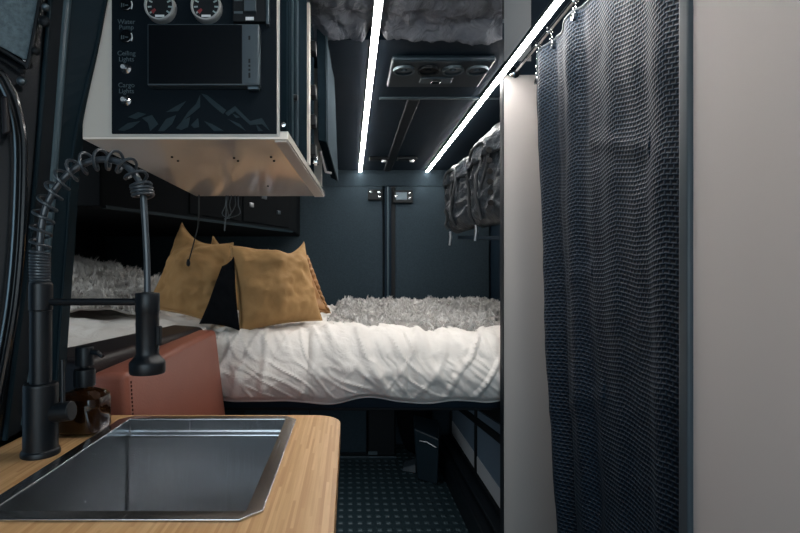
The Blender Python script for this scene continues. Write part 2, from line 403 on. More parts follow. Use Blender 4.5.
# curtain
ZB, ZT = .22, 1.875
def cur_far(z):   # where the far edge hangs at this height
    a = (ZT-z)/(ZT-ZB); return 1.54-.06*a-.14*a*a
hooks_u = [0.0, .13, .36, .62, .88]
def curtain_top(u):
    if u < .0: return ZT
    best = min(abs(u-h) for h in hooks_u); gaps = .10
    return ZT-.018*min(1, best/gaps)-(.075*(1-u/.06) if u < .06 else 0)
def curf(u, v):
    z0 = ZB; zt = curtain_top(u)
    z = zt+(z0-zt)*v
    y = cur_far(z)+(.826-cur_far(z))*u
    a = .012+.008*v
    s = u*1.0
    x = .582+a*math.sin(s*23+4.0+.5*noise.noise((0, s*3, z*1.2)))*(.55+.45*math.sin(s*7+.6))
    x += .006*math.sin(s*49+z*.7)*(.3+.7*math.exp(-((s-.1)/.25)**2))
    x += .006*fbm((y*2, z*2.2, 1), 2.2, 3)
    # diagonal drag creases
    d = (z-(1.62-.22*s)) ; x -= .004*math.exp(-(d/.02)**2)*(s > .45)*(s < .8)
    d = (z-(.80+.25*s)) ; x -= .004*math.exp(-(d/.025)**2)*(s < .5)
    d = (z-(1.15+.12*s)) ; x -= .003*math.exp(-(d/.02)**2)*(s < .45)*(s > .08)
    if u < .05: x += .02*(1-u/.05)*v
    return Vector((x, y, z))
t = thing('shower_curtain', 'dark navy waffle-weave shower curtain hanging in folds beside the white wall', 'curtain', (.58, 1.15, ZB))
o = MB().grid(curf, 240, 200, lambda u, v: (u*.80, (1-v)*(ZT-ZB))).build('cloth', M['waffle'], t, smooth=True, solid=.002, fix=False)
MB().tube([curf(i/60, 0)+Vector((-.002, 0, 0)) for i in range(61)], .0032, 6).build('top_hem', M['grey_plastic'], t, smooth=True)
MB().tube([curf(.002, i/60) for i in range(61)], .0028, 6).build('side_hem', M['navy_vinyl'], t, smooth=True)
for h in hooks_u:
    p = curf(max(h, .003), 0)
    MB().lathe([(.009, -.004), (.009, .004), (.005, .004), (.005, -.004)], p+Vector((-.004, 0, -.016)), 14, 'x').build('grommet', M['chrome'], t, smooth=True)
hl = ['chain curtain hook at the far edge of the shower curtain', 'second chain hook along the curtain rail from its far end',
      'third chain hook along the curtain rail from its far end', 'fourth chain hook along the curtain rail from its far end', 'chain hook nearest the white closet wall']
for i, h in enumerate(hooks_u):
    p = curf(max(h, .003), 0)+Vector((-.004, 0, -.016)); top = Vector((RX, p.y, RZ))
    if i > 2: continue
    t = thing('curtain_hook', hl[i], 'hook', tuple(p), 'chain hooks on the curtain rail')
    MB().tube([top+Vector((.0105*math.cos(a), 0, .0105*math.sin(a))) for a in [2*PI*q/16 for q in range(17)]], .0016, 6, False).build('ring', M['chrome'], t, smooth=True)
    n = max(2, int((top.z-.010-p.z)/.011))
    for q in range(n):
        c = top+(p-top)*((q+.9)/(n+.6)); ax = q % 2
        MB().tube([c+(Vector((.0035*math.cos(a), 0, .0065*math.sin(a))) if ax else Vector((0, .0035*math.cos(a), .0065*math.sin(a)))) for a in [2*PI*k2/12 for k2 in range(13)]], .0012, 5, False).build('chain_link', M['chrome'], t, smooth=True)

# ------------------------------------------------------------------ galley counter
def plate_hole(outer, inner, z0, z1):
    bm = bmesh.new()
    def loop(pts, z):
        vs = [bm.verts.new((x, y, z)) for x, y in pts]
        return vs, [bm.edges.new((vs[i], vs[(i+1) % len(vs)])) for i in range(len(vs))]
    rings = []
    for z in (z0, z1):
        a, ea = loop(outer, z); b, eb = loop(inner, z)
        bmesh.ops.triangle_fill(bm, edges=ea+eb, use_beauty=True); rings.append((a, b))
    for k2 in (0, 1):
        lo, hi = rings[0][k2], rings[1][k2]
        for i in range(len(lo)):
            j = (i+1) % len(lo); bm.faces.new((lo[i], lo[j], hi[j], hi[i]))
    bm.verts.index_update()
    mb = MB(); mb.add([v.co.copy() for v in bm.verts], [tuple(v.index for v in f.verts) for f in bm.faces]); bm.free(); return mb
CT = .92
def corner(cx, cy, r, a0, a1, n=8): return [(cx+r*math.cos(a0+(a1-a0)*i/n), cy+r*math.sin(a0+(a1-a0)*i/n)) for i in range(n+1)]
outer = [(-.56, -.45), (-.016, -.45)] + corner(-.016-.05, .986-.05, .05, 0, PI/2) + [(-.56, .986)]
sx0, sx1, sy0, sy1 = -.436, -.10, .562, .969
g = .013
inner = [(sx0+g, sy0+g), (sx1-g, sy0+g), (sx1-g, sy1-g), (sx0+g, sy1-g)]
tag(plate_hole(outer, inner, CT-.034, CT).build('countertop', M['bamboo'], bevel=.002, seg=1), 'light bamboo countertop with a rounded corner holding the steel sink', 'countertop')
# base unit below it
t = thing('base_cabinet', 'dark galley base cabinet under the bamboo countertop', 'cabinet', (-.29, .27, 0))
B((-.055, -.43, .06), (-.04, .965, CT-.036)).build('front_panel', M['black'], t, bevel=.003)
B((-.55, .95, .06), (-.056, .965, CT-.036)).build('end_panel', M['black'], t, bevel=.003)
B((-.53, -.40, 0), (-.09, .94, .06)).build('plinth', M['black'], t)
def drawer(y0, y1, z0, z1):
    d = B((-.039, y0, z0), (-.028, y1, z1)).build('drawer', M['dark'], t, bevel=.003)
    MB().box((-.027, y0+.02, z1-.020), (-.019, y1-.03, z1-.012)).build('handle', M['alu'], d, bevel=.003)
drawer(.50, .955, .58, .878); drawer(.50, .955, .08, .565); drawer(-.42, .485, .08, .878)
# sink
t = thing('kitchen_sink', 'rectangular brushed steel sink set into the bamboo countertop', 'sink', ((sx0+sx1)/2, (sy0+sy1)/2, CT-.20))
ch = .022; rw = .020
def octo(x0, x1, y0, y1, c): return [(x0+c, y0), (x1-c, y0), (x1, y0+c), (x1, y1-c), (x1-c, y1), (x0+c, y1), (x0, y1-c), (x0, y0+c)]
ri = octo(sx0+rw, sx1-rw, sy0+rw, sy1-rw, .002)
plate_hole(octo(sx0, sx1, sy0, sy1, ch), ri, CT, CT+.0035).build('rim', M['steel'], t, bevel=.0008, seg=1)
bas = MB()
def ring(o, z): return [(x, y, z) for x, y in o]
L = [ring(ri, CT+.002), ring(ri, CT-.022), ring(octo(sx0+rw, sx1-rw, sy0+rw, sy1-rw-.012, .003), CT-.024),
     ring(octo(sx0+rw, sx1-rw, sy0+rw, sy1-rw-.012, .004), CT-.185), ring(octo(sx0+rw+.02, sx1-rw-.02, sy0+rw+.03, sy1-rw-.03, .01), CT-.195)]
vs = [p for l in L for p in l]; fs = [(i*8+j, i*8+(j+1) % 8, (i+1)*8+(j+1) % 8, (i+1)*8+j) for i in range(4) for j in range(8)] + [tuple(range(32, 40))]
bas.add(vs, fs).build('basin', M['steel'], t, solid=.0012, bevel=0)
MB().box((sx0+rw+.003, sy1-rw-.016, CT-.0275), (sx1-rw-.003, sy1-rw-.012, CT-.0235)).build('ledge', M['chrome'], t)
MB().lathe([(.038, .001), (.038, .004), (.03, .005), (.026, .002), (.004, .002)], ((sx0+sx1)/2, .78, CT-.195), 28).build('drain', M['steel'], t, smooth=True)

# faucet
fx, fy = -.476, .772
FP = lambda x, y: W(x, y, fy)
t = thing('spring_faucet', 'matte black spring kitchen faucet with coiled neck beside the sink', 'faucet', (fx, fy, CT))
MB().lathe([(.001, 0), (.0275, 0), (.0275, .005), (.0260, .009), (.0242, .010), (.0242, .106), (.0230, .110), (.016, .111)], (fx, fy, CT), 36).build('base', M['black_matte'], t, smooth=True, bevel=.0012)
MB().lathe([(.0153, .105), (.0153, .222)], (fx, fy, CT), 32).build('column', M['black_matte'], t, smooth=True, bevel=.001)
MB().lathe([(.015, .222), (.0165, .223), (.0165, .262), (.0150, .266), (.008, .267)], (fx, fy, CT), 32).build('collar', M['black_matte'], t, smooth=True, bevel=.001)
path = catmull([FP(40, 285), FP(40, 255), FP(41.5, 228), FP(47, 205), FP(59, 184), FP(76, 168), FP(96, 160), FP(116, 161), FP(131, 170), FP(140, 183), FP(143.5, 197)], 10)
MB().tube(path + catmull([FP(143.5, 197), FP(145.5, 230), FP(147, 262), FP(147.5, 296)], 6)[1:], .0050, 12).build('hose', M['spring'], t, smooth=True)
# spring: helix round the path with tight ends
acc = [0]
for a, b in zip(path, path[1:]): acc.append(acc[-1]+(b-a).length)
tot = acc[-1]
def at(s):
    s = min(max(s, 0), tot)
    for i in range(len(acc)-1):
        if s <= acc[i+1]+1e-9:
            f = (s-acc[i])/(acc[i+1]-acc[i]); return path[i].lerp(path[i+1], f), (path[i+1]-path[i]).normalized()
    return path[-1], (path[-1]-path[-2]).normalized()
hel = []; s = 0.0; th = 0.0
while s < tot:
    p, tg = at(s)
    pitch = .0046 if s < .046 else (.0052 if s > tot-.020 else .0215)
    if .046 <= s < .066: pitch = .0046+(.0215-.0046)*(s-.046)/.02
    side = tg.cross(Vector((0, 1, 0))).normalized(); R = .0128+.0022*min(1, max(0, (s-.05)/.05))
    hel.append(p+(side*math.cos(th)+Vector((0, 1, 0))*math.sin(th))*R)
    th += 2*PI/18; s += pitch/18
MB().tube(hel, .0024, 7).build('spring', M['spring'], t, smooth=True)
hx = FP(147.5, 293); hz = lambda y: FP(0, y).z-CT
c0 = (hx.x, fy, CT)
MB().lathe([(.006, hz(292)), (.0172, hz(293)), (.0180, hz(294)), (.0180, hz(311)), (.0172, hz(312)), (.0170, hz(348)), (.0166, hz(353)), (.0180, hz(355.5)), (.0230, hz(359)), (.0258, hz(361)), (.0268, hz(363)), (.0268, hz(371)), (.0255, hz(373)), (.02, hz(372)), (.001, hz(371))], c0, 36).build('spray_head', M['black_matte'], t, smooth=True)
MB().box((hx.x+.0135, fy-.006, CT+hz(345)), (hx.x+.0210, fy+.006, CT+hz(326))).build('spray_button', M['black'], t, bevel=.002)
MB().tube([(fx+.0155, fy, FP(0, 302).z), (hx.x-.017, fy, FP(0, 302).z)], .0055, 12).build('support_arm', M['black_matte'], t, smooth=True)
MB().tube([FP(50, 413), FP(60, 412), FP(72, 410.5)], [.0150, .0150, .0150], 24).build('valve', M['black_matte'], t, smooth=False, bevel=.0015)
MB().tube([FP(63, 404), FP(62.5, 360)], .0032, 10).build('lever', M['black_matte'], t, smooth=True)

# soap bottle
bx, by = -.468, .885
t = thing('soap_dispenser', 'amber glass soap bottle with black pump behind the faucet', 'soap dispenser', (bx, by, CT))
def sq_ring(hw, z, e=4.5, n=32, r=None):
    out = []
    for j in range(n):
        a = 2*PI*j/n; ca, sa = math.cos(a), math.sin(a)
        q = (abs(ca)**e+abs(sa)**e)**(-1/e); out.append((bx+hw*ca*q, by+hw*sa*q, CT+z))
    return out
prof = [(.030, .001, 4), (.0355, .004, 4), (.0375, .009, 4), (.0375, .056, 4), (.0365, .063, 3.6), (.031, .070, 3), (.020, .0745, 2.4), (.0145, .077, 2), (.0145, .084, 2)]
mb = MB(); rings = [sq_ring(a, z, e) for a, z, e in prof]; n = 32
mb.add([p for r in rings for p in r], [(i*n+j, i*n+(j+1) % n, (i+1)*n+(j+1) % n, (i+1)*n+j) for i in range(len(prof)-1) for j in range(n)]+[tuple(range(n))[::-1], tuple(range((len(prof)-1)*n, len(prof)*n))])
mb.build('bottle', M['amber'], t, smooth=True)
mb = MB(); prof2 = [(.032, .006, 4), (.0338, .012, 4), (.0338, .046, 4), (.032, .051, 4)]; rings = [sq_ring(a, z, e) for a, z, e in prof2]
mb.add([p for r in rings for p in r], [(i*n+j, i*n+(j+1) % n, (i+1)*n+(j+1) % n, (i+1)*n+j) for i in range(3) for j in range(n)]+[tuple(range(n))[::-1], tuple(range(3*n, 4*n))])
mb.build('soap', M['soap'], t, smooth=True)
pu = MB().lathe([(.015, .080), (.0175, .081), (.0175, .106), (.0165, .110), (.010, .111), (.008, .113), (.008, .118)], (bx, by, CT), 28).build('pump', M['black_matte'], t, smooth=True)
MB().lathe([(.012, .116), (.0150, .117), (.0150, .147), (.0135, .150), (.001, .151)], (bx, by, CT), 28).build('pump_head', M['black_matte'], pu, smooth=True)
MB().tube([(bx+.010, by-.002, CT+.141), (bx+.027, by-.006, CT+.140), (bx+.036, by-.008, CT+.133)], [.0048, .0046, .0034], 10).build('nozzle', M['black_matte'], pu, smooth=True)

# ------------------------------------------------------------------ overhead cabinet with control panel
c0y, c1y, cz = .993, 1.73, 1.47
cxl, cxr0, cxr1 = -.53, -.121, -.083
t = thing('overhead_cabinet', 'off-white overhead cabinet above the seat carrying the control panel', 'cabinet', (-.32, 1.36, cz))
MB().prism([(cxl, c0y, cz), (cxr0-.016, c0y, cz), (cxr0-.016, c0y+.02, cz), (cxl, c0y+.02, cz)], (0, 0, CE-cz)).build('front_frame', M['cabinet_white'], t, bevel=.002)
un = MB().hex([(cxl, c0y+.001, cz-.004), (cxr0, c0y+.001, cz-.004), (cxr1, c1y, cz-.004), (cxl+.0, c1y, cz-.004), (cxl, c0y+.001, cz+.012), (cxr0, c0y+.001, cz+.012), (cxr1, c1y, cz+.012), (cxl, c1y, cz+.012)]).build('bottom_panel', M['cabinet_under'], t, bevel=.0015)
MB().prism([(cxr0-.028, c0y+.01, cz-.0075), (cxr0-.003, c0y+.01, cz-.0075), (cxr1-.003, c1y-.003, cz-.0075), (cxr1-.036, c1y-.003, cz-.0075)], (0, 0, .004)).build('edge_strip', M['cabinet_white'], t, bevel=.001)
MB().box((cxl, c1y-.02, cz+.012), (cxr1-.01, c1y, CE)).build('back_panel', M['cabinet_white'], t)
MB().box((cxl, c0y+.02, cz+.012), (cxl+.015, c1y-.02, CE)).build('side_panel', M['cabinet_white'], t)
for sx, sy in ((172, 153), (178, 157), (234, 154), (238, 157), (271, 153), (274, 157), (268, 183)):   # screws in the underside
    D = (.27+.006)*F/(273-sy)*-1 if False else .274*F/(273-sy)
    MB().lathe([(.0008, -.0075), (.0028, -.007), (.003, -.002)], ((sx-349)*D/F, D, cz), 10).build('screw', M['black'], t, smooth=True)
# aisle side: aluminium rails, sliding door and the leaf standing open
def side_x(y): return cxr0+(cxr1-cxr0)*(y-c0y)/(c1y-c0y)
MB().box((cxr0-.016, c0y-.002, cz+.012), (cxr0-.002, c0y+.012, CE)).build('corner_rail', M['rail_dark'], t, bevel=.0015)
def rail(y0, y1, dx0, dx1, m, name, z0=cz+.012):
    return MB().hex([(side_x(y0)+dx0, y0, z0), (side_x(y0)+dx1, y0, z0), (side_x(y1)+dx1, y1, z0), (side_x(y1)+dx0, y1, z0),
              (side_x(y0)+dx0, y0, CE), (side_x(y0)+dx1, y0, CE), (side_x(y1)+dx1, y1, CE), (side_x(y1)+dx0, y1, CE)]).build(name, m, t, bevel=.001)
rail(c0y+.013, c0y+.05, -.014, -.001, M['rail_dark'], 'rail')
rail(c0y+.052, c0y+.057, -.014, .0015, M['rail_grey'], 'rail')
dr = rail(c0y+.064, c0y+.30, -.014, -.003, M['rail_dark'], 'sliding_door')
rail(c0y+.115, c0y+.128, -.010, .0015, M['rail_grey'], 'rail')
rail(c0y+.30, c0y+.315, -.014, .004, M['cabinet_white'], 'rail')
rail(c0y+.32, c0y+.46, -.016, -.004, M['rail_dark'], 'door_track')
for zz in (1.52, 1.60, 1.68, 1.80):
    MB().box((side_x(c0y+.38)-.004, c0y+.36, zz), (side_x(c0y+.38)+.012, c0y+.40, zz+.03)).build('latch', M['black'], t, bevel=.003)
MB().box((side_x(c0y+.40)-.004, c0y+.40, 1.505), (side_x(c0y+.40)+.014, c0y+.43, 1.525)).build('latch', M['chrome'], t, bevel=.003)
MB().lathe([(.001, -.003), (.005, -.002), (.0055, .004)], (cxr0-.009, c0y-.002, cz+.024), 14, 'y').build('screw', M['screw'], t, smooth=True)
MB().lathe([(.001, .006), (.006, .005), (.007, -.004)], (side_x(c0y+.09), c0y+.09, cz+.11), 14, 'x').build('screw', M['black'], t, smooth=True)
# open leaf leaning outward
a0 = W(317, 0, 1.44); a1 = W(328, 0, 1.50); b1 = W(336.5, 178, 1.76)
leaf = MB().hex([W(318, 140, 1.46), W(326, 142, 1.47), W(337.5, 181, 1.80), W(331, 178, 1.81), W(316, -30, 1.46), W(325, -30, 1.47), W(329.5, -30, 1.80), W(322, -30, 1.81)]).build('door', M['rail_dark'], t, bevel=.002)
MB().hex([W(326.3, 141, 1.468), W(328.3, 146, 1.468), W(338.3, 182, 1.796), W(337, 182, 1.80), W(325.2, -30, 1.468), W(326.8, -30, 1.468), W(330.3, -30, 1.796), W(329.3, -30, 1.80)]).build('edge_trim', M['rail_grey'], leaf)
MB().tube([W(320, 150, 1.5), W(326, 172, 1.6), W(331, 173, 1.62)], .004, 8).build('stay', M['alu'], t, smooth=True)

# control panel
PY = c0y-.004
def PP(x, y, d=0): p = W(x, y, PY-d); return p
t = thing('control_panel', 'black control panel with gauges, switches and mountain drawing on the white cabinet', 'control panel', tuple(PP(194, 133)))
a = PP(111.5, 133.5); b = PP(276.5, -60)
B((a.x, PY, a.z), (b.x, PY+.006, min(b.z, 1.86))).build('panel', M['panel_black'], t, bevel=.001)
def text_mesh(body, px, py, hpx, m, parent, name, align='CENTER'):
    cu = bpy.data.curves.new(name, 'FONT'); cu.body = body; cu.size = hpx*PY/F; cu.align_x = align; cu.align_y = 'CENTER'; cu.extrude = .0003
    ob = bpy.data.objects.new('tmp', cu); COL.objects.link(ob); dg = bpy.context.evaluated_depsgraph_get()
    me = bpy.data.meshes.new_from_object(ob.evaluated_get(dg)); bpy.data.objects.remove(ob)
    me.name = name; p = PP(px, py); o = WL(parent)
    for v in me.vertices: v.co = Vector((p.x+v.co.x, PY-.0006-v.co.z, p.z+v.co.y))-o
    me.materials.clear(); me.materials.append(m)
    ob = bpy.data.objects.new(name, me); COL.objects.link(ob); ob.parent = parent; return ob
for s_, y_ in (('Water', 22), ('Pump', 27.5), ('Ceiling', 53.5), ('Lights', 59.5), ('Cargo', 85.3), ('Lights', 91.3)):
    text_mesh(s_, 126.5, y_, 6.6, M['print'], t, 'lettering')
def disc(px, py, rpx, d0, d1, m, parent, name, n=24):
    p = PP(px, py); r = rpx*PY/F
    return MB().lathe([(r, 0), (r, -d1+d0), (r*.9, -d1+d0-.0004)], (p.x, PY-d0, p.z), n, 'y').build(name, m, parent, smooth=False)
def strip(pts, wpx, m, parent, name, d=.0008):
    mb = MB()
    for (x0, y0), (x1, y1) in zip(pts, pts[1:]):
        dx, dy = x1-x0, y1-y0; l = math.hypot(dx, dy); nx, ny = -dy/l*wpx/2, dx/l*wpx/2
        mb.prism([PP(x0+nx, y0+ny, d), PP(x1+nx, y1+ny, d), PP(x1-nx, y1-ny, d), PP(x0-nx, y0-ny, d)], (0, .0006, 0))
    return mb.build(name, m, parent)
for y_ in (5, 37):    # black push buttons with a printed symbol
    b_ = disc(126.5, y_, 6.2, 0, .004, M['black_gloss'], t, 'push_button')
    strip([(121.5, y_-2), (121.5, y_+2)], .9, M['print'], b_, 'symbol', .0052)
    strip([(123.6, y_-1.6), (123.6, y_+1.6)], .9, M['print'], b_, 'symbol', .0052)
    strip([(125, y_), (128, y_)], .9, M['print'], b_, 'symbol', .0052)
    strip([(130.5+1.6*math.cos(q), y_+4.2*math.sin(q)) for q in [-1.2+.4*k2 for k2 in range(7)]], 1.0, M['print_white'], b_, 'symbol', .0052)
for y_ in (69, 101):  # chrome toggle switches
    p = PP(126.5, y_)
    s_ = MB().lathe([(.0105, 0), (.0105, -.003), (.008, -.0045), (.006, -.006), (.0045, -.006)], (p.x, PY, p.z), 20, 'y').build('toggle_switch', M['chrome'], t, smooth=False)
    MB().tube([(p.x, PY-.005, p.z), (p.x+.001, PY-.020, p.z-.003)], [.0025, .0042], 12).build('lever', M['chrome'], s_, smooth=True)
for gx in (159, 205.5):  # round gauges
    p = PP(gx, 5, .016); r = 15*PY/F; p.y = PY
    g_ = MB().lathe([(r, 0), (r, -.014), (r*.96, -.018), (r*.88, -.018), (r*.86, -.011), (.001, -.0105)], (p.x, PY, p.z), 40, 'y').build('gauge', M['gauge_ring'], t, smooth=False)
    MB().lathe([(r*.865, 0), (r*.865, -.0012), (.001, -.0012)], (p.x, PY-.0105, p.z), 36, 'y').build('dial', M['black'], g_)
    mb = MB()
    for q in range(9):
        a_ = math.radians(-215+q*31.25); ca, sa = math.cos(a_), -math.sin(a_)
        for rr0, rr1, w_ in ((.55, .8, .05),):
            u = Vector((ca, 0, sa)); v_ = Vector((-sa, 0, ca)); c_ = Vector((p.x, PY-.0124, p.z))
            mb.prism([c_+u*r*rr0+v_*r*w_, c_+u*r*rr1+v_*r*w_, c_+u*r*rr1-v_*r*w_, c_+u*r*rr0-v_*r*w_], (0, .0005, 0))
    mb.build('tick_marks', M['tick'], g_)
    mb = MB(); u = Vector((-.75, 0, -.62)).normalized(); v_ = Vector((u.z, 0, -u.x)); c_ = Vector((p.x, PY-.0128, p.z))
    mb.prism([c_+u*r*.35+v_*r*.10, c_+u*r*.66+v_*r*.13, c_+u*r*.66-v_*r*.13, c_+u*r*.35-v_*r*.05], (0, .0005, 0))
    mb.build('red_zone', M['red'], g_)
    mb = MB().box((p.x-r*.3, PY-.0128, p.z-r*.72), (p.x+r*.3, PY-.0122, p.z-r*.58)); mb.build('gauge_print', M['print_white'], g_)
# rocker switch pack top right
k2 = PP(234, 24.5); k3 = PP(269.5, -30)
rp = B((k2.x, PY-.012, k2.z), (k3.x, PY, k3.z)).build('switch_pack', M['black'], t, bevel=.002)
def pbox(x0, y0, x1, y1, d0, d1, m, parent, name, bv=.001):
    a_ = PP(x0, y1); b_ = PP(x1, y0)
    return B((a_.x, PY-d1, a_.z), (b_.x, PY-d0, b_.z)).build(name, m, parent, bevel=bv)
pbox(246, 2, 257.5, 16, .012, .019, M['grey_plastic'], rp, 'rocker')
pbox(235.5, 2.2, 244, 4.4, .012, .0135, M['print'], rp, 'printed_bar', 0)
pbox(235.5, 14.8, 244, 17, .012, .0135, M['print'], rp, 'printed_bar', 0)
pbox(247, 20.5, 255, 23.5, .012, .014, M['print_white'], rp, 'sticker', 0)
pbox(267, -28, 270, 28, 0, .016, M['dark_alu'], t, 'edge_guard', .001)
# mountain drawing: faceted snow faces only
mb = MB()
def pol(*pts): mb.prism([PP(x, y, .0006) for x, y in pts], (0, .0006, 0))
pol((201, 93.5), (207, 95), (226, 110), (223, 114), (212, 105)); pol((200, 95), (196, 104), (188, 112), (182, 121), (193, 113), (200, 107))
pol((225, 113), (235, 106), (250, 121), (262, 118), (270, 131), (262, 124), (250, 125), (235, 111), (228, 116))
pol((118, 130), (128, 123), (140, 121), (133, 127), (124, 131)); pol((142, 118), (152, 115), (158, 124), (150, 131), (148, 123))
pol((158, 131), (166, 119), (176, 115), (172, 124), (164, 131)); pol((176, 128), (183, 120), (190, 117), (188, 127), (181, 130))
pol((191, 125), (198, 118), (199, 127), (194, 128)); pol((204, 121), (212, 124), (224, 131), (214, 131)); pol((232, 113), (240, 117), (236, 118))
pol((228, 119), (240, 124), (246, 131), (236, 125)); pol((256, 124), (263, 131), (258, 131)); pol((128, 117), (138, 112), (146, 114), (136, 119)); pol((166, 112), (178, 105), (186, 101), (178, 111))
mb.build('mountain_drawing', M['art'], t)
# display screen on the panel
a = PP(147, 85, .025); b = PP(259, 23.5, .025)
t = thing('display_screen', 'black flat display screen mounted on the control panel', 'screen', ((a.x+b.x)/2, PY-.02, a.z))
B((a.x, PY-.024, a.z), (b.x, PY-.001, b.z)).build('casing', M['grey_plastic'], t, bevel=.002)
B((a.x+.0026, PY-.0255, a.z+.0026), (PP(242, 0, .025).x, PY-.0235, b.z-.0026)).build('glass', M['screen'], t, bevel=.0005)
B((PP(243, 0, .025).x, PY-.0255, a.z+.0026), (b.x-.0015, PY-.0235, b.z-.0026)).build('side_bar', M['grey_plastic'], t, bevel=.0005)
for y0, y1 in ((36, 40), (59, 63), (65, 67), (69, 71), (73, 78)):
    B((PP(248.5, 0, .025).x, PY-.0262, PP(0, y1, .025).z), (PP(250.5, 0, .025).x, PY-.0253, PP(0, y0, .025).z)).build('side_print', M['black'], t)
MB().box((PP(247, 0, .025).x, PY-.02, a.z-.006), (PP(258, 0, .025).x, PY-.006, a.z)).build('bracket', M['dark_alu'], t, bevel=.001)

# ------------------------------------------------------------------ bench seat in rust leather
t = thing('bench_backrest', 'rust-brown leather bench backrest behind the sink', 'bench seat', (-.46, 1.42, .35))
nY = 24
def back_pt(y, h, side):   # side 0 aisle face, 1 wall face
    z = .60+(.994-.60)*h
    return (-.437-.022*h-.025*h*(y-1.03)/.79-side*.076, y, z)
Y0, Y1 = 1.03, 1.82
q = [back_pt(Y0, 0, 1), back_pt(Y0, 0, 0), back_pt(Y1, 0, 0), back_pt(Y1, 0, 1), back_pt(Y0, 1, 1), back_pt(Y0, 1, 0), back_pt(Y1, 1, 0), back_pt(Y1, 1, 1)]
MB().hex(q).build('cushion', M['leather'], t, bevel=.016, seg=4)
e0 = Vector(back_pt(Y0, 0, 0)); e1 = Vector(back_pt(Y0, .965, 0))
mb = MB()
for i in range(46):
    c = e0.lerp(e1, i/46)+Vector((.003, .014, 0)); mb.box(c-Vector((.0012, .0012, .0026)), c+Vector((.0012, .0012, .0026)))
mb.build('stitching', M['thread'], t)
B((-.56, 1.04, .35), (-.05, 1.81, .47)).build('seat', M['leather'], t, bevel=.02, seg=3)
B((-.56, 1.03, 0), (-.08, 1.81, .348)).build('bench_box', M['dark'], t, bevel=.004)
mb = MB().hex([(-.70, 1.03, .88), (-.532, 1.03, .88), (-.532, 1.86, .88), (-.66, 1.86, .88), (-.70, 1.03, 1.025), (-.535, 1.03, 1.025), (-.535, 1.86, 1.0), (-.66, 1.86, 1.01)])
tag(mb.build('window_ledge', M['brown_dark'], bevel=.022, seg=4), 'dark brown padded ledge behind the leather backrest', 'ledge')

# ------------------------------------------------------------------ bed
BX0, BX1, BF, BB, BT = -1.62, .93, 1.90, 3.40, .952
t = thing('bed', 'raised platform bed with rumpled white duvet across the rear of the van', 'bed', (-.3, 2.65, 0))
B((-.70, BF+.06, .66), (BX1, BB, .72)).build('platform', M['black'], t, bevel=.004)
B((-.70, BF+.04, .676), (BX1, BF+.07, .715)).build('front_rail', M['navy_vinyl'], t, bevel=.004)
B((-1.66, 1.30, .66), (-.71, BB, .72)).build('platform', M['black'], t, bevel=.004)
B((BX0+.02, 2.02, .722), (BX1-.02, BB-.02, .92)).build('mattress', M['grey_cloth'], t, bevel=.03, seg=3)
for lx in (-.62, .88):
    B((lx-.025, BF+.10, 0), (lx+.025, BF+.15, .66)).build('leg', M['black'], t, bevel=.003)
def duvf(u, v):
    x = -.66+u*(BX1+.66)
    wob = .012*math.sin(x*9)+.010*math.sin(x*23+1)
    # v 0..0.42 front drop, then top
    edge_dip = .006*math.sin(x*11+.5)+.007*math.sin(x*19)+.005*noise.noise((x*9, 0, 0))+(.05*max(0, (x-.50)/.2)**2 if x > .5 and x < .7 else (.05 if x >= .7 else 0))
    L1 = .25; L2 = .10; L3 = 1.38; s = v*(L1+L2+L3)
    zb = .727+edge_dip
    if s < L1:
        f = s/L1; z = zb+(BT-.07-zb)*f; y = BF-.02-.045*math.sin(f*PI*.9)**.8-.0*f; nrm = Vector((0, -1, .15))
    elif s < L1+L2:
        f = (s-L1)/L2; a = f*PI/2; y = BF+.0+.09*(1-math.cos(a)); y -= (.02+.045*math.sin(.9*PI)**.8)*(1-f); z = BT-.07+.07*math.sin(a); nrm = Vector((0, -math.cos(a), math.sin(a)))
    else:
        f = (s-L1-L2)/L3; y = BF+.09+f*(BB-BF-.09); z = BT; nrm = Vector((0, 0, 1))
    # wrinkles: broad swells plus sharp drapery creases
    p = Vector((x, y*.7+s*.3, z))
    w = .018*fbm((p.x*1.0, s*.9, 0), 4, 3)
    rx = p.x+.10*noise.noise((p.x*2.2, s*2.2, 2))+.25*s*math.sin(p.x*4+1)
    G = lambda n_, w_: math.exp(-(n_/w_)**2)
    a1 = noise.noise((rx*7, s*2.0, 5)); a2 = noise.noise(((p.x-.45*s)*9, (s+.3*p.x)*2.6, 9)); a3 = noise.noise(((p.x+.8*s)*15, (s-.5*p.x)*5, 3))
    gate = .35+.65*(.5+.5*math.sin(p.x*6.3+2.0+2*noise.noise((p.x*2, s*2, 8))))
    w += .017*G(a1, .13)*gate+.013*G(a2, .11)*(1.2-gate)+.006*G(a3, .12)
    puff = .022*abs(math.sin((x+.15)*PI/.36))**.6 if s < L1+L2 else .02
    amp = 1 if s < L1+L2 else .75
    if s < .03: w *= s/.03; puff *= .5+.5*s/.03
    return Vector((x, y, z))+nrm.normalized()*(w*amp+puff*.8)
MB().grid(duvf, 460, 230).build('duvet', M['duvet'], t, smooth=True, solid=.012)
MB().tube([duvf(i/200, 0)+Vector((0, -.003, -.004)) for i in range(201)], .005, 6).build('hem', M['duvet'], t, smooth=True)

